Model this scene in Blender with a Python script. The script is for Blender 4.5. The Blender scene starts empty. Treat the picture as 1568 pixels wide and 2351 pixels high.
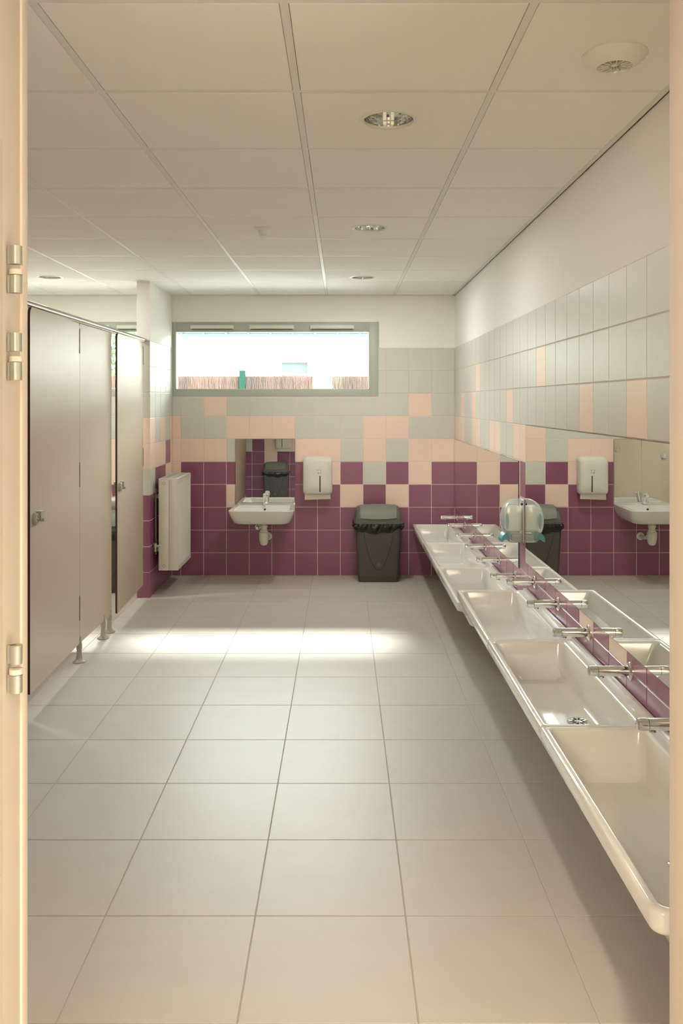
import bpy, bmesh, math, random
from mathutils import Vector, Matrix
random.seed(7)
S = bpy.context.scene
C = S.collection
PI = math.pi
# ------------------------------------------------------------------ camera
F, XV, YV, H = 1985.4, 786.4, 922.75, 1.5246       # focal length and vanishing point in pixels of 1568x2351
cam = bpy.data.cameras.new('camera')
cam.sensor_fit = 'AUTO'; cam.sensor_width = 36.0
cam.lens = F / 2351 * 36.0
cam.shift_x = -(XV - 784) / 2351
cam.shift_y = -(1175.5 - YV) / 2351
cam.clip_start = 0.05
camo = bpy.data.objects.new('camera', cam); C.objects.link(camo)
camo.location = (0, 0, H); camo.rotation_euler = (PI / 2, 0, 0)
S.camera = camo
# ------------------------------------------------------------------ view, world, sun
S.view_settings.view_transform = 'Standard'; S.view_settings.look = 'None'
S.view_settings.gamma = 1.0; S.view_settings.use_curve_mapping = False
S.view_settings.exposure = 0.55
SKY = 23.5
W = bpy.data.worlds.new('overcast_sky'); S.world = W; W.use_nodes = True
bg = W.node_tree.nodes['Background']
bg.inputs[0].default_value = (0.95, 1.0, 1.0, 1); bg.inputs[1].default_value = SKY
S.cycles.max_bounces = 14; S.cycles.diffuse_bounces = 8; S.cycles.glossy_bounces = 8
S.cycles.transparent_max_bounces = 12; S.cycles.transmission_bounces = 8
S.cycles.caustics_reflective = True; S.cycles.caustics_refractive = False
S.cycles.blur_glossy = 0.3
S.cycles.sample_clamp_indirect = 6.0

sun = bpy.data.lights.new('sun', 'SUN'); sun.energy = 10.5; sun.angle = math.radians(8.5); sun.color = (1, .98, .92)
suno = bpy.data.objects.new('sun', sun); C.objects.link(suno)
suno.location = (-1, 14, 9)
suno.rotation_euler = Vector((.083, -2.06, -1.889)).to_track_quat('-Z', 'Y').to_euler()

# key dimensions
D, R, CZ = 7.591, 0.986, 2.4626          # back wall, right wall, ceiling height
XL = -3.15                               # far left wall of the toilets
YF, YC = 1.40, 1.20                      # entrance wall: room side, corridor side
DXL, DXR = -0.509, 0.528                 # doorway
WIN = (-1.4965, 0.320, 1.5695, 2.227)    # window 1 opening X0 X1 Z0 Z1
WIN2 = (-3.05, -1.62, 1.5695, 2.227)

# daylight portals just outside the glass: they only guide sampling of the sky
for nm, w in (('daylight_portal', WIN), ('daylight_portal.001', WIN2)):
    l = bpy.data.lights.new(nm, 'AREA'); l.shape = 'RECTANGLE'
    l.size = w[1] - w[0] + .3; l.size_y = w[3] - w[2] + .3
    l.cycles.is_portal = True
    o = bpy.data.objects.new(nm, l); C.objects.link(o)
    o.location = ((w[0] + w[1]) / 2, D + .28, (w[2] + w[3]) / 2)
    o.rotation_euler = (-PI / 2, 0, 0)

# corridor lamp behind the camera (warm) and an unseen soft fill added to brighten the room
WARM = (1.0, .80, .56)
l = bpy.data.lights.new('corridor_lamp', 'SPOT'); l.energy = 175; l.shadow_soft_size = .045
l.spot_size = math.radians(125); l.spot_blend = .6; l.color = WARM
o = bpy.data.objects.new('corridor_lamp', l); C.objects.link(o); o.location = (.14, -.30, 2.43)
l = bpy.data.lights.new('corridor_fill', 'AREA'); l.shape = 'RECTANGLE'; l.size = 1.1; l.size_y = 1.0
l.energy = 40; l.color = (1.0, .885, .73)
o = bpy.data.objects.new('corridor_fill', l); C.objects.link(o); o.location = (-.75, -1.65, 1.85); o.rotation_euler = (PI / 2, 0, 0)
DL_POWER = (1, 5.5, 9, 11, 9, 3)       # fill light added below the recessed downlights, which look switched off

# ------------------------------------------------------------------ materials
def mat(name, col, rough=.5, metal=0.0, spec=.5, coat=0.0, noise=None, bump=None, **kw):
    m = bpy.data.materials.new(name); m.use_nodes = True
    nt = m.node_tree; b = nt.nodes['Principled BSDF']
    b.inputs['Base Color'].default_value = (*col, 1); b.inputs['Roughness'].default_value = rough
    b.inputs['Metallic'].default_value = metal; b.inputs['Specular IOR Level'].default_value = spec
    b.inputs['Coat Weight'].default_value = coat; b.inputs['Coat Roughness'].default_value = .08
    for k, v in kw.items(): b.inputs[k.replace('_', ' ')].default_value = v
    if noise or bump:
        tc = nt.nodes.new('ShaderNodeTexCoord')
    if noise:
        sc, amt, stretch = noise
        mp = nt.nodes.new('ShaderNodeMapping'); mp.inputs['Scale'].default_value = stretch
        nz = nt.nodes.new('ShaderNodeTexNoise'); nz.inputs['Scale'].default_value = sc; nz.inputs['Detail'].default_value = 6
        mx = nt.nodes.new('ShaderNodeMix'); mx.data_type = 'RGBA'
        mx.inputs['A'].default_value = (*[c * (1 - amt) for c in col], 1)
        mx.inputs['B'].default_value = (*[min(1, c * (1 + amt)) for c in col], 1)
        nt.links.new(tc.outputs['Object'], mp.inputs[0]); nt.links.new(mp.outputs[0], nz.inputs['Vector'])
        nt.links.new(nz.outputs[0], mx.inputs['Factor']); nt.links.new(mx.outputs['Result'], b.inputs['Base Color'])
    if bump:
        sc, st = bump
        nb = nt.nodes.new('ShaderNodeTexNoise'); nb.inputs['Scale'].default_value = sc; nb.inputs['Detail'].default_value = 4
        bp = nt.nodes.new('ShaderNodeBump'); bp.inputs['Strength'].default_value = st; bp.inputs['Distance'].default_value = .003
        nt.links.new(tc.outputs['Object'], nb.inputs['Vector']); nt.links.new(nb.outputs[0], bp.inputs['Height'])
        nt.links.new(bp.outputs[0], b.inputs['Normal'])
    return m
ST1 = (1, 1, 1)
M = {}
M['tile_white'] = mat('white_tile', (.605, .605, .55), .34, spec=.3, noise=(1.2, .03, ST1))
M['tile_pink'] = mat('pink_tile', (.81, .64, .545), .34, spec=.3, noise=(1.2, .03, ST1))
M['tile_purple'] = mat('purple_tile', (.25, .092, .152), .24, noise=(1.5, .10, ST1), spec=.5)
M['grout'] = mat('tile_grout', (.80, .68, .63), .9)
M['grout_light'] = mat('pale_grout', (.66, .62, .55), .9)
M['paint'] = mat('white_wall_paint', (.83, .825, .785), .6, bump=(60, .05))
M['cream'] = mat('cream_paint', (.68, .615, .52), .6, spec=.25, bump=(90, .05))
M['floor'] = mat('floor_tile', (.53, .495, .45), .42, noise=(5, .055, (1, 2.2, 1)), bump=(220, .08), spec=.5)
M['floor_grout'] = mat('floor_grout', (.46, .42, .37), .9)
M['ctile'] = mat('ceiling_tile', (.83, .81, .765), .85, bump=(260, .25))
M['cbar'] = mat('ceiling_bar', (.70, .69, .645), .4)
M['ceramic'] = mat('white_ceramic', (.74, .73, .69), .14, coat=.4, spec=.55)
M['chrome'] = mat('chrome', (.82, .83, .82), .06, 1.0)
M['steel'] = mat('brushed_steel', (.46, .44, .41), .32, 1.0)
M['zinc'] = mat('zinc_hinge', (.44, .46, .40), .34, .55)
M['mirror'] = mat('mirror_silver', (.86, .88, .86), .0, 1.0)
M['mirror_edge'] = mat('mirror_edge', (.10, .12, .11), .2)
M['laminate'] = mat('beige_laminate', (.50, .42, .335), .36, noise=(30, .03, (1, 1, .2)), spec=.45)
M['core'] = mat('brown_laminate_core', (.055, .022, .010), .5)
M['grey_plastic'] = mat('grey_plastic', (.40, .375, .32), .35)
M['slot_dark'] = mat('dark_gap', (.03, .03, .028), .6)
M['white_plastic'] = mat('white_plastic', (.70, .69, .61), .3)
M['white_enamel'] = mat('white_enamel', (.72, .70, .62), .3)
M['paper'] = mat('white_paper', (.72, .68, .60), .8)
M['bin_dark'] = mat('charcoal_plastic', (.062, .059, .052), .45, bump=(400, .2))
M['bin_lid'] = mat('dark_grey_plastic', (.10, .103, .092), .45)
M['bin_flap'] = mat('mid_grey_plastic', (.185, .195, .165), .5)
M['bag'] = mat('black_bin_bag', (.012, .010, .008), .22, bump=(60, .6))
M['alu'] = mat('grey_green_aluminium', (.42, .455, .395), .4)
M['vent_white'] = mat('pale_vent_plastic', (.66, .70, .63), .35)
M['pump_grey'] = mat('translucent_grey_pump', (.52, .55, .51), .3, Transmission_Weight=.3)
M['grip_blue'] = mat('pale_blue_grip', (.30, .46, .54), .35)
M['teal'] = mat('teal_plastic', (.05, .24, .26), .3)
M['blue'] = mat('blue_button', (.005, .05, .22), .3)
M['clear'] = mat('clear_plastic', (.70, .78, .76), .08)
M['pouch'] = mat('soap_pouch', (.80, .81, .73), .35)
M['ral_green'] = mat('green_post_paint', (.0065, .0185, .014), .8, spec=0.0)
M['straw'] = mat('tan_heather', (.080, .055, .047), .9, spec=0.0)
M['straw_dark'] = mat('brown_heather', (.060, .041, .036), .9, spec=0.0)
M['straw_grey'] = mat('grey_heather', (.046, .038, .038), .9, spec=0.0)
M['straw_pale'] = mat('pale_heather', (.076, .067, .056), .9, spec=0.0)
M['render_wall'] = mat('white_render', (.80, .77, .70), .9)
M['gutter'] = mat('blue_grey_gutter', (.042, .062, .085), .6, spec=.05)
M['far_pane'] = mat('far_window_pane', (.045, .052, .058), .3, spec=.1)
M['slate'] = mat('roof_slate', (.030, .035, .042), .7)
M['ground'] = mat('paving', (.70, .69, .66), .9, noise=(3, .1, ST1))
M['leaf'] = mat('green_leaf', (.045, .075, .035), .8, spec=0.0)
M['bark'] = mat('bark', (.10, .075, .05), .9)
M['logo'] = mat('grey_print', (.10, .10, .085), .6)
M['lamp_tube'] = mat('lamp_tube', (.72, .68, .55), .4, Emission_Color=(1, .88, .62, 1), Emission_Strength=.35)
def mix_shader(name, frac, col, rough, ior=1.45):
    """thin clear sheet: see-through with a fresnel reflection"""
    m = bpy.data.materials.new(name); m.use_nodes = True; nt = m.node_tree; nt.nodes.clear()
    out = nt.nodes.new('ShaderNodeOutputMaterial'); tr = nt.nodes.new('ShaderNodeBsdfTransparent')
    tr.inputs[0].default_value = (*col, 1)
    gl = nt.nodes.new('ShaderNodeBsdfGlossy'); gl.inputs['Roughness'].default_value = rough
    fr = nt.nodes.new('ShaderNodeFresnel'); fr.inputs[0].default_value = ior
    mx = nt.nodes.new('ShaderNodeMixShader'); nt.links.new(fr.outputs[0], mx.inputs[0])
    nt.links.new(tr.outputs[0], mx.inputs[1]); nt.links.new(gl.outputs[0], mx.inputs[2])
    last = mx
    if frac > 0:
        df = nt.nodes.new('ShaderNodeBsdfDiffuse'); df.inputs[0].default_value = (.86, .90, .88, 1)
        tl = nt.nodes.new('ShaderNodeBsdfTranslucent'); tl.inputs[0].default_value = (.86, .93, .92, 1)
        m1 = nt.nodes.new('ShaderNodeMixShader'); m1.inputs[0].default_value = .4
        nt.links.new(df.outputs[0], m1.inputs[1]); nt.links.new(tl.outputs[0], m1.inputs[2])
        m2 = nt.nodes.new('ShaderNodeMixShader'); m2.inputs[0].default_value = frac
        nt.links.new(mx.outputs[0], m2.inputs[1]); nt.links.new(m1.outputs[0], m2.inputs[2]); last = m2
    nt.links.new(last.outputs[0], out.inputs[0])
    return m
M['glass'] = mix_shader('window_glass', 0, (.94, .98, .96), 0.0)
M['clear'] = mix_shader('clear_plastic', .24, (.95, .98, .98), .08)

# ------------------------------------------------------------------ mesh helpers
class MB:
    def __init__(s): s.bm = bmesh.new()
    def _mi(s, faces, mi):
        for f in faces: f.material_index = mi
    def box(s, x0, x1, y0, y1, z0, z1, mi=0, bev=0, seg=2):
        t = bmesh.new(); bmesh.ops.create_cube(t, size=1)
        for v in t.verts:
            v.co = Vector(((x0 + x1) / 2 + v.co.x * (x1 - x0), (y0 + y1) / 2 + v.co.y * (y1 - y0), (z0 + z1) / 2 + v.co.z * (z1 - z0)))
        if bev: bmesh.ops.bevel(t, geom=t.edges[:], offset=bev, segments=seg, affect='EDGES', profile=.5)
        s.add(t, mi); return s
    def add(s, t, mi=None):
        vm = {v: s.bm.verts.new(v.co) for v in t.verts}
        for f in t.faces:
            try: nf = s.bm.faces.new([vm[v] for v in f.verts])
            except ValueError: continue
            nf.material_index = f.material_index if mi is None else mi
        t.free()
    def face(s, pts, mi=0):
        f = s.bm.faces.new([s.bm.verts.new(p) for p in pts]); f.material_index = mi; return f
    def loft(s, loops, mi=0, cap0=False, cap1=False, mis=None):
        vl = [[s.bm.verts.new(p) for p in L] for L in loops]
        n = len(vl[0])
        for i in range(len(vl) - 1):
            k = mis[i] if mis else mi
            for j in range(n):
                f = s.bm.faces.new((vl[i][j], vl[i][(j + 1) % n], vl[i + 1][(j + 1) % n], vl[i + 1][j])); f.material_index = k
        if cap0: s.bm.faces.new(list(reversed(vl[0]))).material_index = mis[0] if mis else mi
        if cap1: s.bm.faces.new(vl[-1]).material_index = mis[-1] if mis else mi
        return s
    def cyl(s, p0, p1, r0, r1=None, n=24, mi=0, caps=True):
        r1 = r0 if r1 is None else r1
        return s.lathe([(r0, 0), (r1, (Vector(p1) - Vector(p0)).length)], p0, Vector(p1) - Vector(p0), n, mi, caps)
    def lathe(s, prof, o, axis=(0, 0, 1), n=32, mi=0, caps=True, mis=None):
        q = Vector(axis).normalized().to_track_quat('Z', 'Y'); o = Vector(o)
        loops = [[o + q @ Vector((r * math.cos(2 * PI * k / n), r * math.sin(2 * PI * k / n), z)) for k in range(n)] for r, z in prof]
        return s.loft(loops, mi, caps, caps, mis)
    def tube(s, pts, r, n=12, mi=0):
        pts = [Vector(p) for p in pts]; loops = []
        up = Vector((0, 0, 1)) if abs((pts[1] - pts[0]).normalized().z) < .9 else Vector((1, 0, 0))
        for i, p in enumerate(pts):
            d = (pts[min(i + 1, len(pts) - 1)] - pts[max(i - 1, 0)]).normalized()
            a = d.cross(up).normalized(); b = a.cross(d).normalized()
            loops.append([p + r * (math.cos(2 * PI * k / n) * a + math.sin(2 * PI * k / n) * b) for k in range(n)])
        return s.loft(loops, mi, True, True)
    def prism(s, poly, fn, d0, d1, mi=0, side=None):
        """poly 2-D, fn(u,v,d)->point"""
        side = mi if side is None else side
        a = [s.bm.verts.new(fn(u, v, d0)) for u, v in poly]; b = [s.bm.verts.new(fn(u, v, d1)) for u, v in poly]
        n = len(poly)
        s.bm.faces.new(list(reversed(a))).material_index = mi
        s.bm.faces.new(b).material_index = mi
        for j in range(n):
            s.bm.faces.new((a[j], a[(j + 1) % n], b[(j + 1) % n], b[j])).material_index = side
        return s
    def build(s, name, mats, parent=None, smooth=40, recalc=True, kind=None, loc=None):
        if recalc: bmesh.ops.recalc_face_normals(s.bm, faces=s.bm.faces[:])
        me = bpy.data.meshes.new(name); s.bm.to_mesh(me); s.bm.free()
        for m in (mats if isinstance(mats, (list, tuple)) else [mats]): me.materials.append(M[m])
        if smooth:
            for p in me.polygons: p.use_smooth = True
            me.set_sharp_from_angle(angle=math.radians(smooth))
        o = bpy.data.objects.new(name, me); C.objects.link(o)
        if parent: o.parent = parent
        if kind: o['kind'] = kind
        if loc: o.location = loc
        return o
def rr(x0, x1, y0, y1, r, n=6):
    """rounded rectangle, r a number or four (x0y0, x1y0, x1y1, x0y1)"""
    rs = r if isinstance(r, (tuple, list)) else (r,) * 4
    out = []
    for (cx, cy, sx, sy, a0), q in zip(((x0, y0, 1, 1, PI), (x1, y0, -1, 1, 1.5 * PI), (x1, y1, -1, -1, 0), (x0, y1, 1, -1, .5 * PI)), rs):
        for k in range(n + 1):
            a = a0 + k / n * PI / 2
            out.append((cx + sx * q + q * math.cos(a), cy + sy * q + q * math.sin(a)))
    return out
def empty(name, loc, label, cat, group=None, rz=0):
    o = bpy.data.objects.new(name, None); C.objects.link(o); o.location = loc; o.rotation_euler = (0, 0, rz)
    o.empty_display_size = .1
    return tag(o, label, cat, group)
def tag(o, label, cat, group=None):
    o['label'] = label; o['category'] = cat
    if group: o['group'] = group
    return o
def copy_tree(o, parent=None):
    c = o.copy(); C.objects.link(c)
    if parent: c.parent = parent
    for ch in list(o.children): copy_tree(ch, c)
    return c
def struct(name, label=None):
    o = bpy.data.objects.new(name, None); C.objects.link(o); o['kind'] = 'structure'; return o

# ------------------------------------------------------------------ tiled walls
TM = ['grout', 'tile_white', 'tile_pink', 'tile_purple', 'paint', 'grout_light']
CODE = {'W': 1, 'K': 2, 'P': 3}
J, TT = .0046, .0025            # joint width, relief
def sub_rect(r, h):
    (a, b, c, d), (e, f, g, i) = r, h
    if e >= b or f <= a or g >= d or i <= c: return [r]
    out = []
    if e > a: out.append((a, e, c, d))
    if f < b: out.append((f, b, c, d))
    m0, m1 = max(a, e), min(b, f)
    if g > c: out.append((m0, m1, c, g))
    if i < d: out.append((m0, m1, i, d))
    return [q for q in out if q[1] - q[0] > .006 and q[3] - q[2] > .006]
def tiles(mb, fn, joints, rows, colour, hole=None):
    """fn(u,z,h)->point, h the height off the grout"""
    for i in range(len(joints) - 1):
        for r in range(rows):
            c = colour(r, i)
            for (a, b, z0, z1) in (sub_rect((joints[i], joints[i + 1], r * .2, r * .2 + .2), hole) if hole else [(joints[i], joints[i + 1], r * .2, r * .2 + .2)]):
                a, b, z0, z1 = a + J / 2, b - J / 2, z0 + J / 2, z1 - J / 2
                k = .0012
                o = [fn(a, z0, 0), fn(b, z0, 0), fn(b, z1, 0), fn(a, z1, 0)]
                m = [fn(a, z0, TT - k), fn(b, z0, TT - k), fn(b, z1, TT - k), fn(a, z1, TT - k)]
                t = [fn(a + k, z0 + k, TT), fn(b - k, z0 + k, TT), fn(b - k, z1 - k, TT), fn(a + k, z1 - k, TT)]
                mb.loft([o, m, t], CODE[c], False, True)
def pat(rows):
    return lambda r, i: rows[r][i] if r < len(rows) and i < len(rows[r]) else 'W'
G0 = TT                          # grout plane sits this far behind the tile face

# back wall (with two windows)
mb = MB()
for (x0, x1, z0, z1, m_) in ((XL - .2, R + .2, 0, WIN[2], 0), (XL - .2, R + .2, WIN[3], 2.9, 4), (WIN[1], R + .2, WIN[2], 2.0, 5),
                             (WIN[1], R + .2, 2.0, WIN[3], 4), (WIN2[1], WIN[0], WIN[2], WIN[3], 4), (XL - .2, WIN2[0], WIN[2], WIN[3], 4)):
    mb.box(x0, x1, D + G0, D + .26, z0, z1, m_)
bj = [-1.4965] + [-1.4195 + .2 * k for k in range(12)] + [R]
bj = bj[:13] + [R]
back = ['P' * 13, 'P' * 13, 'P' * 13,
        'PPPKPPPPKPKPP', 'KPPPPPPKPWPKP', 'KKKWKKKKWKWKK', 'KWWKKKWWWKKWW', 'WWKWWWWWWWWKW', 'W' * 13, 'W' * 13]
tiles(mb, lambda u, z, h: (u, D + G0 - h, z), bj, 10, pat(back), (WIN[0], WIN[1] - .008, WIN[2] - .002, WIN[3]))
bj2 = [XL + .015 + .2 * k for k in range(8)] + [-1.60]
back2 = ['P' * 8] * 3 + ['PPPPPPPK', 'PKPWPKKP', 'KKWKKKKK', 'WKWWKWWK', 'WWWWWWWW', 'W' * 8, 'W' * 8]
tiles(mb, lambda u, z, h: (u, D + G0 - h, z), bj2, 10, pat(back2), (WIN2[0], WIN2[1], WIN2[2], WIN2[3]))
mb.build('wall_back', TM, kind='structure', smooth=0)

# right wall
mb = MB()
mb.box(R + G0, R + .2, YC, D + .26, 0, 2.0, 5); mb.box(R + G0, R + .2, YC, D + .26, 2.0, 2.9, 4)
rj = [1.404] + [4.604 + .2 * n for n in range(-15, 15)] + [D]
def rcol(r, i):
    n = i - 16                   # column 0 starts at Y 4.604
    if r == 6: return 'K' if n in (0, 1, 4, 5, 8, 9, 12, 13, 14, -3, -4) else 'W'
    if r == 7: return 'K' if n in (2, 9, 12, -6, -9) else 'W'
    if r == 8: return 'K' if n in (-2, 8) else 'W'
    if r == 9: return 'W'
    if r == 3: return 'K' if n in (-6, -8, -13) else 'P'
    if r in (4, 5): return 'P' if n in (0, -1, 3, 6) else 'K'
    return 'P'
tiles(mb, lambda u, z, h: (R + G0 - h, u, z), rj, 10, rcol)
mb.build('wall_right', TM, kind='structure', smooth=0)

# short partition wall between the basin bay and the toilets
BX0, BX1, BY = -1.60, -1.4965, 6.72
mb = MB()
mb.box(BX0, BX1 - G0, BY + G0, D + .01, 0, 2.0, 5); mb.box(BX0, BX1, BY, D + .01, 2.0, 2.9, 4)
blade = ['P' * 5, 'P' * 5, 'P' * 5, 'P' * 5, 'WPPKK', 'KKKPK', 'KWKWK', 'W' * 5, 'W' * 5, 'W' * 5]
tiles(mb, lambda u, z, h: (BX1 - G0 + h, u, z), [BY + .2 * k for k in range(5)] + [D], 10, pat(blade))
tiles(mb, lambda u, z, h: (u, BY + G0 - h, z), [BX0, BX1], 10, pat(['P', 'P', 'P', 'P', 'W', 'K', 'K', 'W', 'W', 'W']))
mb.build('wall_partition', TM, kind='structure', smooth=0)

# entrance wall with the doorway the camera looks through
mb = MB()
mb.box(XL - .2, DXL - .06, YC, YF - G0, 0, 2.9, 4); mb.box(DXR + .06, R + .2, YC, YF - G0, 0, 2.9, 4)
mb.box(DXL - .06, DXR + .06, YC, YF - G0, 2.30, 2.9, 4)
ej = [-1.64 + .2 * k for k in range(6)] + [DXL - .07]
ent = ['P' * 7, 'P' * 7, 'P' * 7, 'PPKPPKP', 'WPKKKPK', 'KKPKKWK', 'KWKKWKW', 'WKWWWWW', 'W' * 7, 'W' * 7]
tiles(mb, lambda u, z, h: (u, YF - G0 + h, z), ej, 10, pat(ent))
mb.build('wall_front', TM, kind='structure', smooth=0)
mb = MB().box(XL - .2, XL, YC, D + .26, 0, 2.9); mb.build('wall_left', 'paint', kind='structure', smooth=0)

# floor
mb = MB()
fx0, fy0, ft = -.7043, 2.1201, .4456
mb.box(XL - .2, R + .2, -1.9, D + .26, -.25, -.002, 1)
xs = [fx0 + ft * k for k in range(-6, 5)]; ys = [fy0 + ft * k for k in range(-9, 14)]
for i in range(len(xs) - 1):
    for j in range(len(ys) - 1):
        a, b, c, d = max(xs[i] + .0017, XL), min(xs[i + 1] - .0017, R), max(ys[j] + .0017, -1.8), min(ys[j + 1] - .0017, D)
        if b - a < .01 or d - c < .01: continue
        k = .001
        mb.loft([[(a, c, -.002), (b, c, -.002), (b, d, -.002), (a, d, -.002)],
                 [(a, c, -k), (b, c, -k), (b, d, -k), (a, d, -k)],
                 [(a + k, c + k, 0), (b - k, c + k, 0), (b - k, d - k, 0), (a + k, d - k, 0)]], 0, False, True)
mb.build('floor', ['floor', 'floor_grout'], kind='structure', smooth=0)

# suspended ceiling
cx0, cy0, cp = -.7289, 2.0261, .5905
LIGHTS = [(.153, 2.875), (.148, 4.665), (.152, 6.52), (-2.20, 6.50), (-2.20, 4.665), (-2.20, 2.875)]  # last two are unseen, added in line with the fourth for more fill
mb = MB()
xs = [cx0 + cp * k for k in range(-5, 4)]; ys = [cy0 + cp * k for k in range(-2, 11)]
g = .012
for i in range(len(xs) - 1):
    for j in range(len(ys) - 1):
        a, b, c, d = max(xs[i] + g, XL), min(xs[i + 1] - g, R - .022), max(ys[j] + g, YF + .02), min(ys[j + 1] - g, D - .02)
        if b - a < .02 or d - c < .02: continue
        hole = [p for p in LIGHTS if a < p[0] < b and c < p[1] < d]
        if not hole:
            mb.box(a, b, c, d, CZ, CZ + .014, 0, .0015, 1); continue
        (hx, hy), hr = hole[0], .086
        angs = sorted([2 * PI * k / 48 for k in range(48)] + [math.atan2(q - hy, p - hx) % (2 * PI) for p in (a, b) for q in (c, d)])
        inn, outr = [], []
        for t in angs:
            ct, st = math.cos(t), math.sin(t)
            m_ = min((b - hx) / ct if ct > 1e-9 else 9, (a - hx) / ct if ct < -1e-9 else 9, (d - hy) / st if st > 1e-9 else 9, (c - hy) / st if st < -1e-9 else 9)
            inn.append((hx + hr * ct, hy + hr * st)); outr.append((hx + m_ * ct, hy + m_ * st))
        mb.loft([[(x, y, CZ + .014) for x, y in inn], [(x, y, CZ) for x, y in inn], [(x, y, CZ) for x, y in outr], [(x, y, CZ + .014) for x, y in outr]], 0)
for x in xs: mb.box(x - .0106, x + .0106, YF + .01, D - .001, CZ + .0008, CZ + .030, 1)
for y in ys:
    if YF < y < D: mb.box(XL, R - .001, y - .0104, y + .0104, CZ + .0010, CZ + .028, 1)
mb.box(XL - .2, R + .2, YC, D + .26, 2.80, 2.9, 0)
mb.build('ceiling', ['ctile', 'cbar'], kind='structure', smooth=0)
mb = MB()
mb.box(R - .024, R - .0005, YF, D, CZ - .002, CZ + .003); mb.box(R - .0035, R - .0005, YF, D, CZ - .002, CZ + .022)
mb.box(XL, R, D - .022, D - .0005, CZ - .002, CZ + .003)
mb.build('trim_1', 'cbar', kind='structure', smooth=0)

# corridor behind the camera
mb = MB()
mb.box(-1.5, -1.3, -1.9, YC, 0, 2.9); mb.box(1.3, 1.5, -1.9, YC, 0, 2.9); mb.box(-1.5, 1.5, -1.9, -1.7, 0, 2.9)
mb.build('wall_corridor', 'cream', kind='structure', smooth=0)
mb = MB().box(-1.5, 1.5, -1.9, YC, 2.48, 2.9); mb.build('ceiling_corridor', 'paint', kind='structure', smooth=0)

# ------------------------------------------------------------------ doorway: frame, open leaf, hinges
d1 = struct('door_1')
mb = MB()
mb.box(DXL - .065, DXL, 1.375, YF - .0005, 0, 2.36, 0, .002)          # stop nearest the room
mb.box(DXL - .065, DXL - .004, YC - .012, 1.377, 0, 2.36, 0, .002)
mb.box(DXR, DXR + .065, YC - .012, YF - .0005, 0, 2.36, 0, .003)
mb.box(DXL, DXR, YC - .012, YF - .0005, 2.30, 2.36, 0, .002)
mb.build('frame', 'cream', d1)
mb = MB()
mb.box(DXL - .046, DXL - .006, .34, 1.304, .01, 2.27, 0, .002)
mb.box(DXL - .007, DXL - .001, .42, 1.300, .01, 1.92, 0, .002)
lf = mb.build('leaf', 'cream', d1)
for z in (1.727, 1.594, 1.117):
    hx, hy = DXL + .010, 1.322
    h = MB()
    h.lathe([(.0095, -.036), (.0095, -.009)], (hx, hy, z), n=20, mi=0)
    h.lathe([(.0095, .009 - .001), (.0095, .036)], (hx, hy, z), n=20, mi=0)
    h.lathe([(.0100, -.008), (.0100, .0)], (hx, hy, z), n=20, mi=1)
    h.box(DXL - .003, hx, hy - .002, hy + .002, z + .008, z + .036, 0)
    h.box(DXL - .003, hx, hy - .002, hy + .002, z - .036, z - .009, 0)
    h.build('hinge', ['zinc', 'cream'], d1)

# ------------------------------------------------------------------ windows
def window(name, w, vents):
    x0, x1, z0, z1 = w
    e = struct(name)
    f = MB(); fy0_, fy1_ = D + .006, D + .07
    gx0, gx1, gz0, gz1 = x0 + .030, x1 - .085, z0 + .064, z1 - .084
    if name == 'window_2': gx0, gx1 = x0 + .08, x1 - .06
    f.box(x0, gx0, fy0_, fy1_, z0, z1, 0, .002); f.box(gx1, x1, fy0_, fy1_, z0, z1, 0, .002)
    f.box(gx0 - .003, gx1 + .003, fy0_ + .0004, fy1_, z0, gz0, 0, .002); f.box(gx0 - .003, gx1 + .003, fy0_ + .0004, fy1_, gz1, z1, 0, .002)
    f.build('window_frame', 'alu', e)
    b = MB(); t = .006
    b.box(gx0, gx0 + t, D + .004, D + .05, gz0, gz1); b.box(gx1 - t, gx1, D + .004, D + .05, gz0, gz1)
    b.box(gx0, gx1, D + .004, D + .05, gz0, gz0 + t); b.box(gx0, gx1, D + .004, D + .05, gz1 - t, gz1)
    b.build('glazing_bead', 'vent_white', e)
    MB().box(gx0, gx1, D + .050, D + .054, gz0, gz1).build('pane', 'glass', e)
    for a, c in vents:
        v = MB()
        v.box(a, c, D - .022, D + .007, gz1 + .020, gz1 + .056, 0, .006)
        v.box(a + .012, c - .012, D - .020, D - .004, gz1 + .016, gz1 + .022, 1)
        v.build('trickle_vent', ['vent_white', 'slot_dark'], e)
    MB().box(x0, x1, D + .07, D + .32, z0 - .03, z0 + .01, 0, .003).build('outer_sill', 'alu', e)
window('window_1', WIN, [(-1.334, -.952), (-.816, -.426), (-.284, .102)])
window('window_2', WIN2, [(-2.95, -2.56), (-2.42, -2.04), (-1.98, -1.80)])

# ------------------------------------------------------------------ mirrors
def mirror(name, lab, fn, u0, u1, z0, z1):
    b = MB()
    b.prism([(u0, z0), (u1, z0), (u1, z1), (u0, z1)], fn, 0, .0045, 1)
    b.prism([(u0 + .0015, z0 + .0015), (u1 - .0015, z0 + .0015), (u1 - .0015, z1 - .0015), (u0 + .0015, z1 - .0015)], fn, .0045, .005, 0, 1)
    return tag(b.build(name, ['mirror', 'mirror_edge'], smooth=0), lab, 'mirror')
rf = lambda u, v, d: (R - d - .0005, u, v)
mirror('wall_mirror', 'long frameless mirror over the nearer, higher wash troughs', rf, 1.62, 4.637, .665, 1.40)
mirror('wall_mirror', 'lower frameless mirror over the far troughs beside the back corner', rf, 4.826, D - .012, .5955, 1.197)
tl = .0052
mirror('wall_mirror', 'small upright mirror above the single washbasin on the back wall', lambda u, v, d: (u, D - .001 - d - (1.2 - v) * tl, v), -.939, -.418, .632, 1.199)

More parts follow.
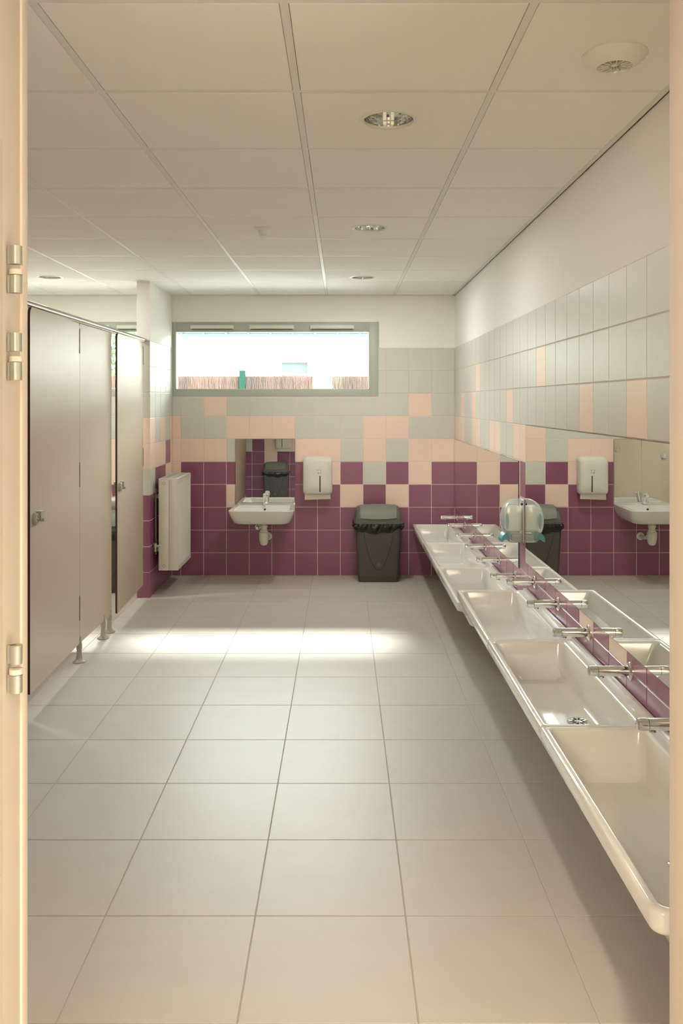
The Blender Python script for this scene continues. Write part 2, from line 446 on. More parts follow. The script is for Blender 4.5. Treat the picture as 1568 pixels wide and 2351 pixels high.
# ------------------------------------------------------------------ wash troughs
def trough(y0, y1, top, near_round, label):
    """one ceramic basin of the trough; y0 near end, y1 far end; built round its far front corner"""
    e = empty('trough_basin', (R - .002, (y0 + y1) / 2, top), label, 'sink', 'ceramic trough basins along the right wall')
    L = (y1 - y0) / 2 - .0012
    xf, xb = .612 - (R - .002), 0.0
    ro = .030 if near_round else .004
    def lp(dx0, dx1, dy0, dy1, z, r):
        return [(x, y, z) for x, y in rr(xf + dx0, xb - dx1, -L + dy0, L - dy1, r)]
    b = MB()
    ra = (ro, .003, .003, .004)
    ea = .05 if near_round else .004
    loops = [lp(.16, .02, .16, .12, -.205, .06), lp(.125, .01, .09, .07, -.190, .05),
             lp(.075, .004, .04 + ea * .3, .03, -.110, .03), lp(.030, .001, .012 + ea * .2, .006, -.056, ra),
             lp(.003, 0, .002, .001, -.048, ra), lp(0, 0, 0, 0, -.042, ra), lp(0, 0, 0, 0, -.008, ra),
             lp(.003, .0, .003, .0015, -.002, ra), lp(.009, 0, .008, .004, 0, ra),
             lp(.018, .050, .016, .013, 0, .02), lp(.0235, .056, .022, .018, -.004, .026), lp(.027, .059, .025, .021, -.012, .028),
             lp(.060, .062, .032, .026, -.100, .034), lp(.078, .066, .040, .032, -.140, .036), lp(.094, .078, .055, .045, -.152, .036),
             lp(.13, .11, .09, .08, -.1548, .036), lp(.15, .13, .2, .2, -.155, .03)]
    b.loft(loops, 0, True, True)
    b.build('bowl', 'ceramic', e, smooth=50)
    u = MB().box(-.020, -.0005, -L, L, -.001, .010, 0, .003); u.build('rear_upstand', 'ceramic', e)
    dx, dy = .853 - (R - .002), -.035
    d = MB()
    d.lathe([(.041, 0), (.040, .003), (.030, .0045), (.012, .0035), (.006, .005)], (dx, dy, -.1548), n=36, mi=0)
    for k in range(10):
        a = 2 * PI * k / 10
        t = bmesh.new(); bmesh.ops.create_cube(t, size=1)
        for v in t.verts:
            p = Vector((.0235 + v.co.x * .018, v.co.y * .0055, .0042 + v.co.z * .0012)); p.rotate(Matrix.Rotation(a, 3, 'Z'))
            v.co = p + Vector((dx, dy, -.1548))
        d.add(t, 1)
    d.build('drain', ['chrome', 'slot_dark'], e)
NEARZ, FARZ = .521, .4546
trough(1.700, 2.675, NEARZ, True, 'large cream-lit ceramic trough basin nearest the doorway, rounded end')
trough(2.675, 3.650, NEARZ, False, 'white ceramic trough basin with chrome drain in view, middle of higher three')
trough(3.650, 4.620, NEARZ, False, 'farthest of the higher white trough basins, below the soap dispenser')
trough(4.622, 5.600, FARZ, False, 'lower white trough basin just past the step in trough height')
trough(5.600, 6.585, FARZ, False, 'middle one of the three lower white trough basins')
trough(6.585, 7.575, FARZ, False, 'lower white trough basin farthest away, touching the back wall')

# push taps
def tap(y, z, label):
    e = empty('wall_tap', (R, y, z), label, 'tap', 'chrome push taps along the right wall')
    b = MB()
    b.lathe([(.0165, 0), (.0165, .016), (.0175, .016), (.0175, .112)], (0, 0, 0), (-1, 0, 0), 28)
    b.lathe([(.0105, 0), (.0105, .0045), (.008, .006), (.003, .005)], (-.100, 0, -.0165), (0, 0, -1), 18)
    b.build('body', 'chrome', e)
    b = MB(); b.lathe([(.031, -.0005), (.031, .003), (.026, .0065), (.0175, .009)], (0, 0, 0), (-1, 0, 0), 32)
    b.build('wall_flange', 'chrome', e)
    b = MB(); b.lathe([(.0155, .1125), (.0180, .1135), (.0180, .132), (.0165, .141), (.012, .144)], (0, 0, 0), (-1, 0, 0), 28)
    b.build('push_button', 'chrome', e)
ORD = ['first', 'second', 'third', 'fourth', 'fifth', 'sixth']
for k, y in enumerate((7.44, 6.945, 6.427, 5.94, 5.43, 4.924)):
    tap(y, .533, 'chrome push tap over the low troughs, %s from the back wall' % ORD[k])
for k, y in enumerate((4.433, 3.95, 3.461, 2.964, 2.475)):
    tap(y, .602, 'chrome push tap over the higher troughs, %s from the soap dispenser' % ORD[k])

# ------------------------------------------------------------------ soap dispenser
e = empty('soap_dispenser', (R - .0005, 4.735, .76), 'clear plastic soap dispenser with teal lever between the two mirrors', 'soap dispenser')
def smooth_closed(pts, m=5):
    """Catmull-Rom through the points, leaving the last (straight) side alone"""
    n = len(pts); out = []
    for i in range(n - 1):
        p0, p1, p2, p3 = pts[max(i - 1, 0)], pts[i], pts[i + 1], pts[min(i + 2, n - 1)]
        for k in range(m):
            t = k / m
            out.append(tuple(.5 * (2 * p1[c] + (p2[c] - p0[c]) * t + (2 * p0[c] - 5 * p1[c] + 4 * p2[c] - p3[c]) * t * t + (3 * p1[c] - p0[c] - 3 * p2[c] + p3[c]) * t ** 3) for c in (0, 1)))
    return out + [pts[-1]]
def side_prof(s, x_in=0.0):
    pts = smooth_closed([(-.002, .228), (-.030, .234), (-.062, .229), (-.092, .206), (-.111, .165), (-.117, .118), (-.111, .072), (-.095, .040), (-.084, .014), (-.074, .001), (-.002, .001)])
    cx, cz = -.055, .118
    return [((x - cx) * s + cx + x_in, (z - cz) * s + cz) for x, z in pts]
b = MB()
sf = lambda p, y: [(u, y, v) for u, v in p]
b.loft([sf(side_prof(.86), -.055), sf(side_prof(.97), -.050), sf(side_prof(1), -.040), sf(side_prof(1), .040), sf(side_prof(.97), .050), sf(side_prof(.86), .055)], 0, True, True)
b.build('clear_cover', 'clear', e, smooth=60)
b = MB(); b.box(-.096, -.010, -.038, .038, .056, .196, 0, .020, 4); b.build('soap_pouch', 'pouch', e)
b = MB(); b.box(-.066, -.010, -.032, .032, .006, .046, 0, .008); b.build('pump_block', 'pump_grey', e)
b = MB(); b.box(-.006, 0, -.052, .052, .002, .236, 0, .002); b.build('back_plate', 'white_plastic', e)
b = MB()
b.prism(smooth_closed([(-.080, .056), (-.098, .054), (-.114, .040), (-.124, .020), (-.124, .007), (-.118, .004), (-.110, .013), (-.098, .018), (-.078, .006)], 4), lambda u, v, d: (u, d, v), -.044, .044)
b.build('push_lever', 'teal', e, smooth=30)
b = MB(); b.prism([(-.094 + .009 * math.cos(2 * PI * k / 24), .118 + .042 * math.sin(2 * PI * k / 24)) for k in range(24)], lambda u, v, d: (u, d, v), -.0545, -.0505); b.build('side_grip', 'grip_blue', e, smooth=30)
b = MB(); b.lathe([(.0065, 0), (.0065, .006), (.004, .008)], (-.016, -.0535, .211), (0, -1, 0), 18); b.build('pivot_button', 'blue', e)

# ------------------------------------------------------------------ washbasin on the back wall
bx = -.668
e = empty('washbasin', (bx, D - .002, .632), 'white ceramic washbasin with single chrome tap, alone on the back wall', 'washbasin')
def bl(hw, yf, z, rf_, hb=None, yb=0.0):
    """loop: half width at front hw, at back hb"""
    hb = hw if hb is None else hb
    out = []
    for x, y in rr(-hw, hw, yf, yb, (rf_, rf_, .004, .004), 8):
        t = (y - yf) / (yb - yf)
        out.append((x * (1 - t) + x * hb / hw * t, y, z))
    return out
b = MB()
b.loft([bl(.17, -.36, -.124, .06, .16), bl(.215, -.455, -.120, .08, .20), bl(.236, -.497, -.106, .085, .215), bl(.257, -.527, -.060, .08, .238),
        bl(.268, -.540, -.024, .07, .250), bl(.2725, -.548, -.006, .062, .255), bl(.2725, -.549, 0, .06, .255), bl(.268, -.545, .003, .058, .252),
        bl(.255, -.532, .003, .052, .240, -.012), bl(.232, -.508, .001, .06, .222, -.120), bl(.226, -.500, -.010, .06, .216, -.128), bl(.205, -.470, -.070, .08, .198, -.150),
        bl(.150, -.42, -.096, .08, .15, -.19), bl(.06, -.34, -.100, .04, .06, -.26)], 0, True, True)
b.build('bowl', 'ceramic', e, smooth=50)
b = MB()
ax = Vector((0, -.50, .87)).normalized()
b.lathe([(.027, 0), (.027, .004), (.021, .008)], (0, -.07, .003), (0, 0, 1), 24)
b.lathe([(.0195, 0), (.0195, .075), (.0215, .075), (.0215, .098), (.019, .105), (.010, .108)], Vector((0, -.07, .004)), ax, 28)
b.tube([(0, -.085, .030), (0, -.125, .026), (0, -.155, .016)], .011, 14)
b.build('push_tap', 'chrome', e)
b = MB(); b.lathe([(.012, 0), (.012, .003), (.008, .0035)], (0, -.136, -.034), (0, -1, .25), 20, mi=0); b.lathe([(.0075, 0), (.0075, .001)], (0, -.1395, -.0333), (0, -1, .25), 18, mi=1)
b.build('overflow_hole', ['chrome', 'slot_dark'], e)
b = MB()
ty = -.24
b.lathe([(.022, .06), (.022, .10)], (0, ty, -.215), n=24)
b.lathe([(.024, 0), (.034, .0), (.034, .02), (.027, .022), (.027, .040), (.033, .042), (.033, .060)], (0, ty, -.215), n=28)
b.lathe([(.008, -.006), (.026, .0), (.036, .022), (.040, .048), (.041, .053), (.041, .062), (.042, .062), (.042, .105), (.030, .118)], (0, ty, -.322), n=28)
b.tube([(0, ty, -.235), (.004, ty + .04, -.245), (.014, ty + .09, -.275), (.016, ty + .16, -.285), (.016, -.008, -.285)], .018, 14)
b.lathe([(.034, 0), (.034, .006), (.020, .012)], (.016, -.0005, -.285), (0, -1, 0), 24)
b.build('bottle_trap', 'white_plastic', e)
b = MB()
b.lathe([(.026, 0), (.026, .004), (.013, .010), (.013, .05), (.017, .05), (.017, .075), (.012, .08)], (-.075, -.0005, -.205), (0, -1, 0), 22)
b.tube([(-.075, -.04, -.205), (-.072, -.05, -.17), (-.05, -.10, -.12)], .006, 10)
b.build('stop_valve', 'chrome', e)

# ------------------------------------------------------------------ paper towel dispensers
def towel_dispenser(loc, rz, label):
    e = empty('towel_dispenser', loc, label, 'towel dispenser', 'paper towel dispensers', rz)
    b = MB()
    def pl(w, z0, z1, y, r): return [(x, y, z) for x, z in rr(-w, w, z0, z1, r, 8)]
    def bow(L, k): return [(x, y, z + k * (1 - (x / .128) ** 2) * (1 if z > .17 else 0)) for x, y, z in L]
    b.loft([bow(pl(.122, .008, .322, 0, .03), .010), bow(pl(.127, .0, .328, -.012, .032), .010), bow(pl(.128, 0, .328, -.05, .034), .010), bow(pl(.127, .002, .322, -.085, .036), .010),
            bow(pl(.122, .010, .310, -.106, .036), .010), bow(pl(.112, .022, .296, -.116, .034), .009), bow(pl(.06, .09, .24, -.120, .03), .0)], 0, True, True)
    b.build('cover', 'white_plastic', e, smooth=60)
    b = MB(); b.box(.016, .026, -.1218, -.1175, .030, .170, 0, .001); b.build('level_window', 'slot_dark', e)
    b = MB()
    for sx in (-1, 1):
        for sz in (-1, 1):
            if sx == -1 and sz == -1: continue
            cx_, cz_ = .0135 + sx * .0155, .206 + sz * .0135
            b.box(min(cx_, cx_ - sx * .009), max(cx_, cx_ - sx * .009), -.1212, -.116, cz_ - .0012, cz_ + .0012)
            b.box(cx_ - .0012, cx_ + .0012, -.1212, -.116, min(cz_, cz_ - sz * .009), max(cz_, cz_ - sz * .009))
    b.box(-.001, .006, -.1212, -.116, .1905, .1945); b.box(.003, .013, -.1212, -.116, .189, .1925); b.box(-.002, .012, -.1212, -.116, .198, .2)
    b.build('printed_mark', 'logo', e)
    b = MB()
    b.prism([(-.112, .012), (-.1125, -.042), (.113, -.035), (.111, .012)], lambda u, v, d: (u, d - .075 + (v * .12), v), 0, .003)
    b.build('paper_towel', 'paper', e, smooth=0)
    return e
towel_dispenser((-.216, D - .0005, .716), 0, 'white paper towel dispenser with dark slot, right of the small mirror')
towel_dispenser((-.935, YF + .0005, .842), PI, 'white paper towel dispenser on the entrance wall, seen in the small mirror')

# ------------------------------------------------------------------ swing bins
def swing_bin(loc, rz, label, s=(1, 1, 1)):
    e = empty('swing_bin', loc, label, 'bin', 'charcoal swing bins', rz)
    e.scale = s
    def q(w, d, z, r): return [(x, y, z) for x, y in rr(-w, w, -d, d, r, 6)]
    b = MB()
    b.loft([q(.150, .112, .0, .025), q(.166, .126, .004, .028), q(.170, .129, .012, .03), q(.1725, .131, .050, .03), q(.1755, .134, .052, .03), q(.197, .146, .49, .032), q(.185, .135, .49, .03), q(.160, .118, .06, .03)], 0, True, True)
    b.build('body', 'bin_dark', e)
    # fine line of the shield on the front
    pts = []
    for k in range(33):
        t = -1 + 2 * k / 32
        z = .105 + .30 * (abs(t) ** 2.1); pts.append((t * .125 * (1 - .10 * (1 - abs(t))), -(.134 + (.146 - .134) * (z - .052) / .438) - .0004, z))
    b = MB().tube(pts, .0016, 6)
    b.build('moulded_line', 'bag', e)
    b = MB(); b.lathe([(.016, 0), (.016, .0015), (.001, .002)], (0, -.1365, .150), (0, -1, .0), 24); b.build('emblem', 'bin_lid', e)
    b = MB()
    def q2(w, d, z, r, yo=0): return [(x, y + yo, z) for x, y in rr(-w, w, -d, d, r, 6)]
    def arch(L, k): return [(x, y, z + k * (1 - (x / .2) ** 2)) for x, y, z in L]
    b.loft([q2(.200, .150, .495, .035), q2(.206, .156, .497, .038), q2(.206, .156, .514, .038), q2(.200, .150, .517, .036), q2(.199, .149, .526, .036),
            arch(q2(.195, .144, .545, .036), .000), arch(q2(.190, .118, .590, .036), .003), arch(q2(.178, .075, .622, .030), .008), arch(q2(.160, .020, .630, .015), .011)], 0, True, True)
    b.build('lid', 'bin_lid', e)
    b = MB()
    n = 12
    L1 = []
    for (w, y, z) in ((.150, -.149, .541), (.152, -.138, .563), (.154, -.120, .592), (.154, -.078, .6245), (.152, -.022, .635)):
        L1.append([(-w + 2 * w * k / n, y - (.006 if z < .56 else 0) * (1 - (2 * k / n - 1) ** 2) , z + (.011 if z > .6 else .003) * (1 - ((-w + 2 * w * k / n) / .2) ** 2) - (.010 * (1 - (2 * k / n - 1) ** 2) if z < .55 else 0)) for k in range(n + 1)])
    for i in range(len(L1) - 1):
        for k in range(n): b.face((L1[i][k], L1[i][k + 1], L1[i + 1][k + 1], L1[i + 1][k]))
    bmesh.ops.remove_doubles(b.bm, verts=b.bm.verts[:], dist=1e-5)
    ext = bmesh.ops.solidify(b.bm, geom=b.bm.faces[:], thickness=-.004)
    b.build('flap', 'bin_flap', e)
    # bag folded over the rim
    b = MB(); loops = []
    base = rr(-.200, .200, -.149, .149, .034, 10)
    base = [(p[0] + (q_[0] - p[0]) * k / m, p[1] + (q_[1] - p[1]) * k / m) for p, q_ in zip(base, base[1:] + base[:1])
            for m in [max(1, round(math.hypot(q_[0] - p[0], q_[1] - p[1]) / .012))] for k in range(m)]
    rnd = random.Random(3)
    ph = [rnd.uniform(0, 6.28) for _ in range(6)]
    N = len(base)
    for lev in range(7):
        t = lev / 6; L = []
        for k, (x, y) in enumerate(base):
            a = 2 * PI * k / N
            front = max(0, -y / .149) ** 2
            drop = .036 + front * .062 * max(0, 1 - ((x + .02) / .19) ** 2) + .014 * math.sin(3 * a + ph[0]) + .006 * math.sin(11 * a + ph[1])
            puff = .009 * math.sin(PI * min(1, t * 1.2)) * (1 + .8 * math.sin(17 * a + ph[2] + 3 * t)) + .004 * math.sin(31 * a + ph[3] + 5 * t)
            f = 1 + (puff + .004 - .004 * t) / .18
            L.append((x * f, y * f, .497 - t * drop))
        loops.append(L)
    b.loft(loops, 0)
    b.build('bin_bag', 'bag', e, smooth=70)
    return e
swing_bin((.304, 7.438, 0), 0, 'charcoal swing bin with black bag against the back wall', (1, 1, 1))
swing_bin((-1.045, 1.570, 0), PI, 'charcoal swing bin beside the entrance door, seen in the small mirror')
swing_bin((-1.87, 7.02, 0), 0, 'dark swing bin inside the far toilet cubicle, seen through the door gap')

# hand basin in the far cubicle (seen through the gap)
e = empty('hand_basin', (-2.02, D - .002, .70), 'pale hand basin on the back wall inside the far cubicle', 'washbasin')
b = MB()
b.loft([bl(.12, -.20, -.14, .06), bl(.20, -.34, -.12, .08), bl(.225, -.395, -.03, .05), bl(.23, -.40, 0, .05), bl(.215, -.385, .003, .05, None, -.01), bl(.19, -.36, -.01, .05, None, -.1), bl(.12, -.30, -.10, .05, None, -.16)], 0, True, True)
b.build('bowl', 'ceramic', e, smooth=50)
b = MB(); b.lathe([(.02, 0), (.02, .08), (.014, .09)], (0, -.06, .002), (0, -.3, 1), 20); b.build('push_tap', 'chrome', e)

# ------------------------------------------------------------------ radiator
rx0, rx1, ry0, ry1, rz0, rz1 = -1.451, -1.2965, 6.82, 7.41, .1945, .9226
e = empty('radiator', (BX1, ry0, rz0), 'white panel radiator fixed on the short tiled wall', 'radiator')
ex, ey, ez = BX1, ry0, rz0
dx0, dx1, LY, HZ = rx0 - ex, rx1 - ex, ry1 - ry0, rz1 - rz0
b = MB()
xm = dx0 + .082
b.box(dx0, xm - .001, 0, .012, .0, HZ - .012, 0, .003); b.box(xm, dx1 - .010, 0, .012, .0, HZ - .012, 0, .003)
b.build('side_cover', 'white_enamel', e)
b = MB(); b.box(dx0, dx1 - .010, LY - .012, LY, .0, HZ - .012, 0, .003); b.build('side_cover', 'white_enamel', e)
# ribbed front panel
prof = [(0.004, dx1 - .016), (.010, dx1 - .004), (.02, dx1 - .002)]
y = .035
while y < LY - .035:
    prof += [(y, dx1 - .002), (y + .004, dx1 - .007), (y + .012, dx1 - .007), (y + .016, dx1 - .002)]; y += .028
prof += [(LY - .02, dx1 - .002), (LY - .010, dx1 - .004), (LY - .004, dx1 - .016)]
poly = [(u, v) for u, v in prof]
b = MB()
zz = [.0, .030, .040, HZ - .055, HZ - .045, HZ - .012]
flat = [[(v if False else max(v, dx1 - .016) if u in (prof[0][0], prof[-1][0]) else dx1 - .002, u) for u, v in prof], [(v, u) for u, v in prof]]
def rowp(rib, z): return [(x, yy, z) for x, yy in flat[rib]]
rows_ = [rowp(0, zz[0]), rowp(0, zz[1]), rowp(1, zz[2]), rowp(1, zz[3]), rowp(0, zz[4]), rowp(0, zz[5])]
for i in range(5):
    for k in range(len(prof) - 1): b.face((rows_[i][k], rows_[i][k + 1], rows_[i + 1][k + 1], rows_[i + 1][k]))
bmesh.ops.remove_doubles(b.bm, verts=b.bm.verts[:], dist=1e-6)
b.box(dx1 - .024, dx1 - .010, .004, LY - .004, .0, HZ - .012)
b.box(dx0, dx0 + .012, .010, LY - .010, .0, HZ - .012); b.box(xm - .006, xm + .006, .01, LY - .01, .03, HZ - .03)
b.build('ribbed_panel', 'white_enamel', e, smooth=30)
b = MB()
b.box(dx0, dx1 - .004, 0, LY, HZ - .013, HZ - .003, 0, .002)
for k in range(22):
    yy = .03 + k * (LY - .06) / 21
    b.box(dx0 + .02, dx0 + .07, yy - .004, yy + .004, HZ - .0035, HZ - .0022, 1); b.box(dx0 + .085, dx1 - .02, yy - .004, yy + .004, HZ - .0035, HZ - .0022, 1)
b.build('top_grille', ['white_enamel', 'grey_plastic'], e)
for z_, m_ in ((HZ - .040, 0), (.036, 1)):
    b = MB(); b.lathe([(.013, 0), (.013, .003), (.010, .0035), (.010, .001)], (dx0 + .044, .001, z_), (0, -1, 0), 24, mi=0); b.lathe([(.0095, 0), (.0095, .002), (.003, .0025)], (dx0 + .044, .0, z_), (0, -1, 0), 20, mi=1)
    b.build('plug', ['grey_plastic', 'white_enamel'], e)
for yy in (.10, LY - .14):
    b = MB(); b.box(.0005, .006, yy, yy + .035, .11, HZ - .09); b.box(.0, dx0 + .004, yy + .01, yy + .025, HZ - .17, HZ - .14, 0, .002); b.box(.0, dx0 + .004, yy + .01, yy + .025, .13, .17, 0, .002)
    b.lathe([(.011, 0), (.011, .016)], (.026, yy + .008, HZ - .145), (0, -1, 0), 14); b.lathe([(.012, 0), (.012, .016)], (.026, yy + .008, .150), (0, -1, 0), 14)
    b.build('wall_bracket', 'zinc', e)
b = MB(); b.tube([(.022, -.012, .150), (.022, -.012, .20)], .008, 12); b.lathe([(.014, 0), (.014, .03)], (.022, -.012, .185), (0, 0, 1), 16); b.tube([(.022, -.012, .195), (dx0 + .02, .004, .195)], .008, 10)
b.build('valve', 'zinc', e)

# ------------------------------------------------------------------ toilet cubicles
PX, TH, PZ0, PZ1 = -1.535, .013, .115, 1.985
pf = lambda u, v, d: (d, u, v)
def panel(mb, y0, y1, z0, z1, r=(.001,) * 4, x1=0.0, th=TH):
    mb.prism(rr(y0, y1, z0, z1, r, 6), pf, x1 - th, x1, 0, 1)
def cub_door(hy, w, deg, label, swing=1):
    """hinge at hy, leaf runs towards the doorway"""
    e = empty('cubicle_door', (PX, hy, 0), label, 'door', 'toilet cubicle doors', math.radians(deg))
    b = MB(); panel(b, -w, -.001, PZ0, PZ1, (.003, .003, .022, .04)); b.build('leaf', ['laminate', 'core'], e)
    for z in (1.88, 1.10, .32):
        b = MB(); b.box(-.008, .0022, -.0055, .0035, z - .072, z + .072, 0, .001); b.box(-.010, .0032, -.003, .001, z - .072, z - .004, 1)
        b.build('hinge', ['slot_dark', 'grey_plastic'], e)
    z = .957
    b = MB()
    b.lathe([(.030, 0), (.030, .014), (.026, .019), (.019, .0195), (.019, .016)], (0, -w + .055, z - .004), (1, 0, 0), 28)
    b.box(.0155, .0205, -w + .040, -w + .070, z - .007, z - .001, 0, .001)
    b.build('lock_indicator', 'grey_plastic', e)
    arch = [(-.012, .030), (.042, .030), (.046, .026), (.046, -.022), (.036, -.026), (.030, -.014), (.018, -.006), (.004, -.008), (-.012, -.012)]
    b = MB(); b.prism(arch, lambda u, v, d: (d, -w + .098 + u, z + v), 0, .026); b.build('pull_handle', 'grey_plastic', e, smooth=30)
    b = MB(); b.box(-TH - .016, -TH, -w + .02, -w + .075, z - .045, z + .035, 0, .006); b.build('lock_case', 'grey_plastic', e)
    return e
cub_door(6.656, .898, 2.25, 'beige cubicle door standing slightly open beside the tiled wall end')
cub_door(5.050, .890, 2.05, 'beige cubicle door at the left frame edge, by the doorway')
cub_door(3.450, .890, 0.6, 'beige cubicle door nearest the entrance, only seen in mirrors')

def partition(y0, y1, feet, div, label):
    e = empty('cubicle_partition', (PX, y0, 0), label, 'partition')
    b = MB(); panel(b, 0, y1 - y0, PZ0, PZ1); b.build('front_panel', ['laminate', 'core'], e)
    if div:
        b = MB(); b.prism([(XL - PX + .002, PZ0), (-TH - .001, PZ0), (-TH - .001, PZ1), (XL - PX + .002, PZ1)], lambda u, v, d: (u, div - y0 + d, v), 0, TH, 0, 1)
        b.build('dividing_panel', ['laminate', 'core'], e)
    for fy in feet:
        f = MB()
        f.lathe([(.038, 0), (.037, .006), (.024, .014), (.018, .022), (.0165, .030), (.014, .075), (.0165, .076), (.0165, .105), (.012, .118)], (-.008, fy - y0, 0.0005), n=24)
        f.box(-TH - .004, .004, fy - y0 - .014, fy - y0 + .014, .108, .150, 0, .002)
        f.build('support_foot', 'grey_plastic', e)
    return e
p1 = partition(5.052, 5.746, (5.068, 5.575, 5.725), 5.40, 'wide beige panel between the two cubicle doors, on three grey feet')
p2 = partition(3.452, 4.146, (3.47, 4.12), 3.80, 'beige panel nearer than the left frame door, hidden by the jamb')
p3 = partition(1.404, 2.546, (1.5, 2.53), None, 'end panel of the cubicles beside the entrance wall')
b = MB(); b.box(-TH - .028, -TH, .66, .75, .915, .995, 0, .012); b.build('lock_keeper', 'grey_plastic', p1)
# head rail running over all doors, a thing of its own
b = MB(); b.tube([(PX - .006, 1.402, 2.003), (PX - .006, BY + .004, 2.003)], .0185, 20); 
o = b.build('head_rail', 'steel'); tag(o, 'round steel head rail along the tops of the toilet cubicles', 'rail')
b = MB(); b.box(PX - .002, PX + .010, 1.403, BY - .01, 1.984, 1.990); b.build('door_stop_strip', 'grey_plastic', o)

# ------------------------------------------------------------------ ceiling fittings
def downlight(x, y, label, power, z=CZ):
    e = empty('downlight', (x, y, z), label, 'ceiling light', 'recessed ceiling downlights')
    b = MB(); b.lathe([(.082, .004), (.083, -.003), (.092, -.004), (.098, -.001), (.098, .001)], (0, 0, 0), n=48, caps=False); b.build('trim_ring', 'white_plastic', e)
    b = MB(); prof = [(.083, .002), (.081, .022), (.077, .045), (.070, .068), (.060, .088), (.046, .102), (.020, .108)]
    pr = []
    for (r, zz_), (r2, z2) in zip(prof[:-1], prof[1:]): pr += [(r, zz_), (r2 + .0012, z2 - .001)]
    b.lathe(pr + [prof[-1]], (0, 0, 0), n=40, caps=False); b.face([(.02 * math.cos(2 * PI * k / 24), .02 * math.sin(2 * PI * k / 24), .108) for k in range(24)])
    b.build('reflector', 'chrome', e, smooth=20)
    for s in (-1, 1):
        b = MB(); b.tube([(s * .013, 0, .100), (s * .013, 0, .030)], .006, 12); b.build('lamp', 'lamp_tube', e)
    l = bpy.data.lights.new('downlight_fill', 'AREA'); l.shape = 'DISK'; l.size = .15; l.energy = power; l.color = (1.0, .975, .93)  # fill lamp added below the fitting to lift the dark back wall
    o = bpy.data.objects.new('downlight_fill', l); C.objects.link(o); o.location = (x, y, z - .006)
    return e
for (x, y), pw, l in zip(LIGHTS, DL_POWER, ('largest recessed downlight, chrome reflector, nearest the viewer', 'recessed downlight in line behind the nearest one',
                              'small-looking recessed downlight close to the window end', 'recessed downlight over the toilet cubicles on the left',
                              'middle added downlight over the cubicles, hidden by the door jamb', 'unseen added downlight over the cubicles nearest the entrance wall')):
    downlight(x, y, l, pw)
# motion sensor
e = empty('motion_sensor', (-.425, 4.665, CZ), 'small white domed motion sensor on a ceiling tile', 'sensor')
b = MB(); b.lathe([(.050, 0), (.050, .006), (.046, .010), (.034, .016)], (0, 0, 0), (0, 0, -1), 36); b.build('base', 'white_plastic', e)
b = MB(); b.lathe([(.034, .014), (.033, .024), (.027, .036), (.015, .044), (.003, .046)], (0, 0, 0), (0, 0, -1), 32); b.build('lens', 'vent_white', e)
# extract valve
vx, vy = .735, 2.335
e = empty('extract_vent', (vx, vy, CZ), 'round white extract vent on the ceiling near the right wall', 'vent')
e.rotation_euler = (0, 0, 0)
b = MB(); b.lathe([(.086, 0), (.0865, .004), (.082, .010), (.066, .024), (.050, .033), (.046, .034), (.044, .028), (.044, .002)], (0, 0, 0), (0, 0, -1), 48, caps=False); b.build('cover_ring', 'white_plastic', e)
b = MB()
for k in range(14):
    a = 2 * PI * k / 14
    t = bmesh.new(); bmesh.ops.create_cube(t, size=1)
    for v in t.verts:
        p = Vector((.030 + v.co.x * .028, v.co.y * .0022, -.018 + v.co.z * .030)); p.rotate(Matrix.Rotation(a + .5, 3, 'Z')); v.co = p
    b.add(t, 0)
b.lathe([(.009, .030), (.009, .004)], (0, 0, 0), (0, 0, -1), 24)
b.build('fins', 'white_plastic', e, smooth=0)
b = MB(); b.lathe([(.0435, .002), (.0435, .0035)], (0, 0, 0), (0, 0, -1), 32); b.build('duct_opening', 'slot_dark', e)

# ------------------------------------------------------------------ outdoors
MB().box(-14, 12, D + .26, 30, -.3, -.12).build('ground', 'ground', kind='structure', smooth=0)
e = empty('brush_fence', (-1.5, 14.0, -.12), 'heather brush fence outside the window with a green post', 'fence')
b = MB(); rnd = random.Random(5)
b.box(-6, 6, .03, .06, 0, 2.06, 0)
x = -5.2
while x < 3.2:
    wx = x - 1.5
    for layer in range(2):
        u = x + rnd.uniform(-.01, .01); zt = 2.108 + rnd.gauss(-.015, .013) + .012 * math.sin(wx * 3.1) ; r_ = rnd.uniform(.002, .0045)
        lean = rnd.gauss(0, .11)
        q = .8 * math.sin(wx * 4.3 + 1.0) + .7 * math.sin(wx * 11.7) + rnd.gauss(0, .6)
        m_ = 3 if -.26 < wx < .0 and rnd.random() < .8 else (2 if q > 1.3 else 1 if q > .5 else 0)
        yy = rnd.uniform(-.02, .03)
        p0, p1 = Vector((u - lean * .5, yy, 1.3)), Vector((u + lean * .5, yy + rnd.uniform(-.05, .05), zt))
        b.loft([[p0 + Vector((r_ * math.cos(a), r_ * math.sin(a), 0)) for a in (0, 2.1, 4.2)], [p1 + Vector((r_ * .4 * math.cos(a), r_ * .4 * math.sin(a), 0)) for a in (0, 2.1, 4.2)]], m_)
    x += .0030
b.box(-6, 6, -.02, .03, 0, 1.35, 0)
b.build('brushwood', ['straw', 'straw_dark', 'straw_grey', 'straw_pale'], e, smooth=0)
b = MB(); b.box(-.115 - .046, -.115 + .046, -.10, -.03, 0, 2.15, 0, .004); b.build('post', 'ral_green', e)

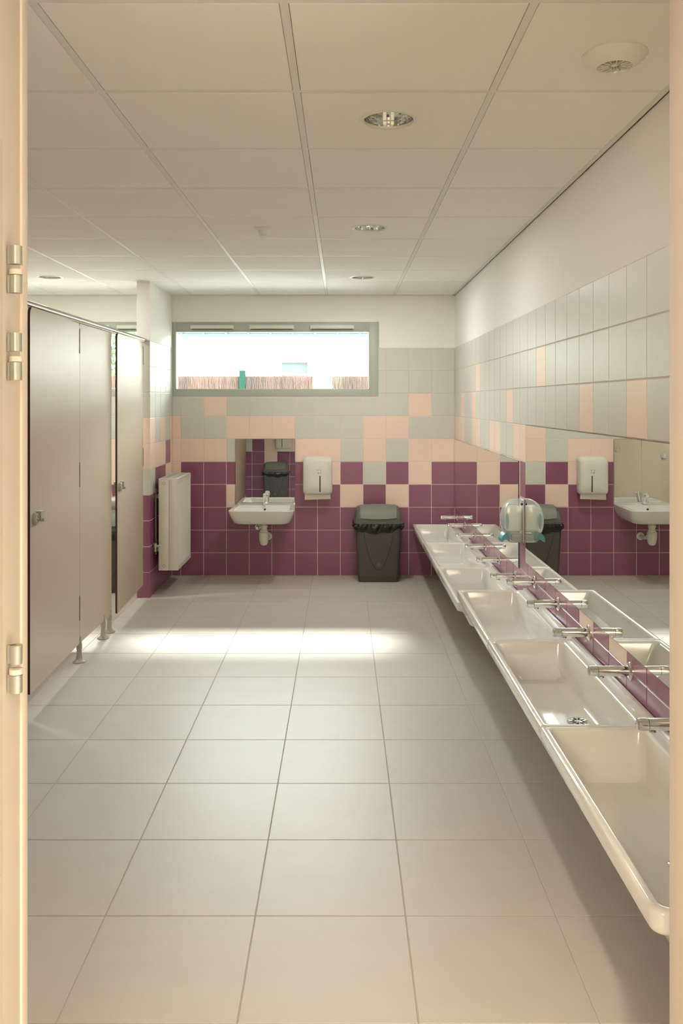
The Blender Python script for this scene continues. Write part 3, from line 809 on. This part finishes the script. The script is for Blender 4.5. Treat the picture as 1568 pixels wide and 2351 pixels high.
e = empty('neighbour_house', (-2, 20, -.12), 'white rendered house behind the brush fence with blue-grey gutter', 'house')
b = MB(); b.box(-12, 12, .2, 6, 0, 3.25)
wx0, wx1 = -.603, 1.190
b.box(-12, wx0, 0, .2, 0, 3.25); b.box(wx1, 12, 0, .2, 0, 3.25); b.box(wx0, wx1, 0, .2, 2.56, 3.25); b.box(wx0, wx1, 0, .2, 0, 1.2)
b.build('wall', 'render_wall', e, smooth=0)
b = MB(); b.box(wx0, wx1 - .6, .10, .16, 1.2, 2.50); b.build('shutter', 'render_wall', e, smooth=0)
b = MB(); b.box(wx1 - .6, wx1, .12, .16, 1.2, 2.56); b.build('pane', 'far_pane', e, smooth=0)
b = MB(); b.tube([(-12, -.06, 3.19), (12, -.06, 3.19)], .045, 14)
for k in range(46): b.box(-12 + .513 * k, -12 + .513 * k + .06, -.12, .01, 3.16, 3.26)
b.build('gutter', 'gutter', e)
b = MB(); b.prism([(-.15, 3.26), (3, 5.1), (6.2, 3.26)], lambda u, v, d: (d, u, v), -12.2, 12.2); b.build('roof', 'slate', e, smooth=0)
b = MB(); b.tube([(-1.79, -.05, 0), (-1.79, -.05, 3.2)], .055, 14); b.build('downpipe', 'render_wall', e)

e = empty('tree', (-4.6, 16.2, -.12), 'leafy tree beyond the fence, glimpsed through the far cubicle gap', 'tree')
b = MB(); b.tube([(0, 0, 0), (.05, 0, 1.2), (0, .05, 2.4)], .07, 10)
for k in range(7):
    a = k * .9; b.tube([(0, .02, 1.3 + .12 * k), (.45 * math.cos(a), .45 * math.sin(a), 2.0 + .12 * k)], .02, 7)
b.build('trunk', 'bark', e)
b = MB(); rnd = random.Random(9)
for k in range(2200):
    v = Vector((rnd.gauss(0, 1), rnd.gauss(0, 1), rnd.gauss(0, 1))).normalized() * rnd.random() ** .4
    c = Vector((v.x * 1.0, v.y * .8, 2.5 + v.z * .95))
    n1 = Vector((rnd.gauss(0, 1), rnd.gauss(0, 1), rnd.gauss(0, 1))).normalized(); n2 = n1.orthogonal().normalized(); s_ = rnd.uniform(.03, .06)
    b.face([c - n1 * s_, c + n2 * s_ * .5, c + n1 * s_, c - n2 * s_ * .5])
b.build('foliage', 'leaf', e, smooth=0, recalc=False)
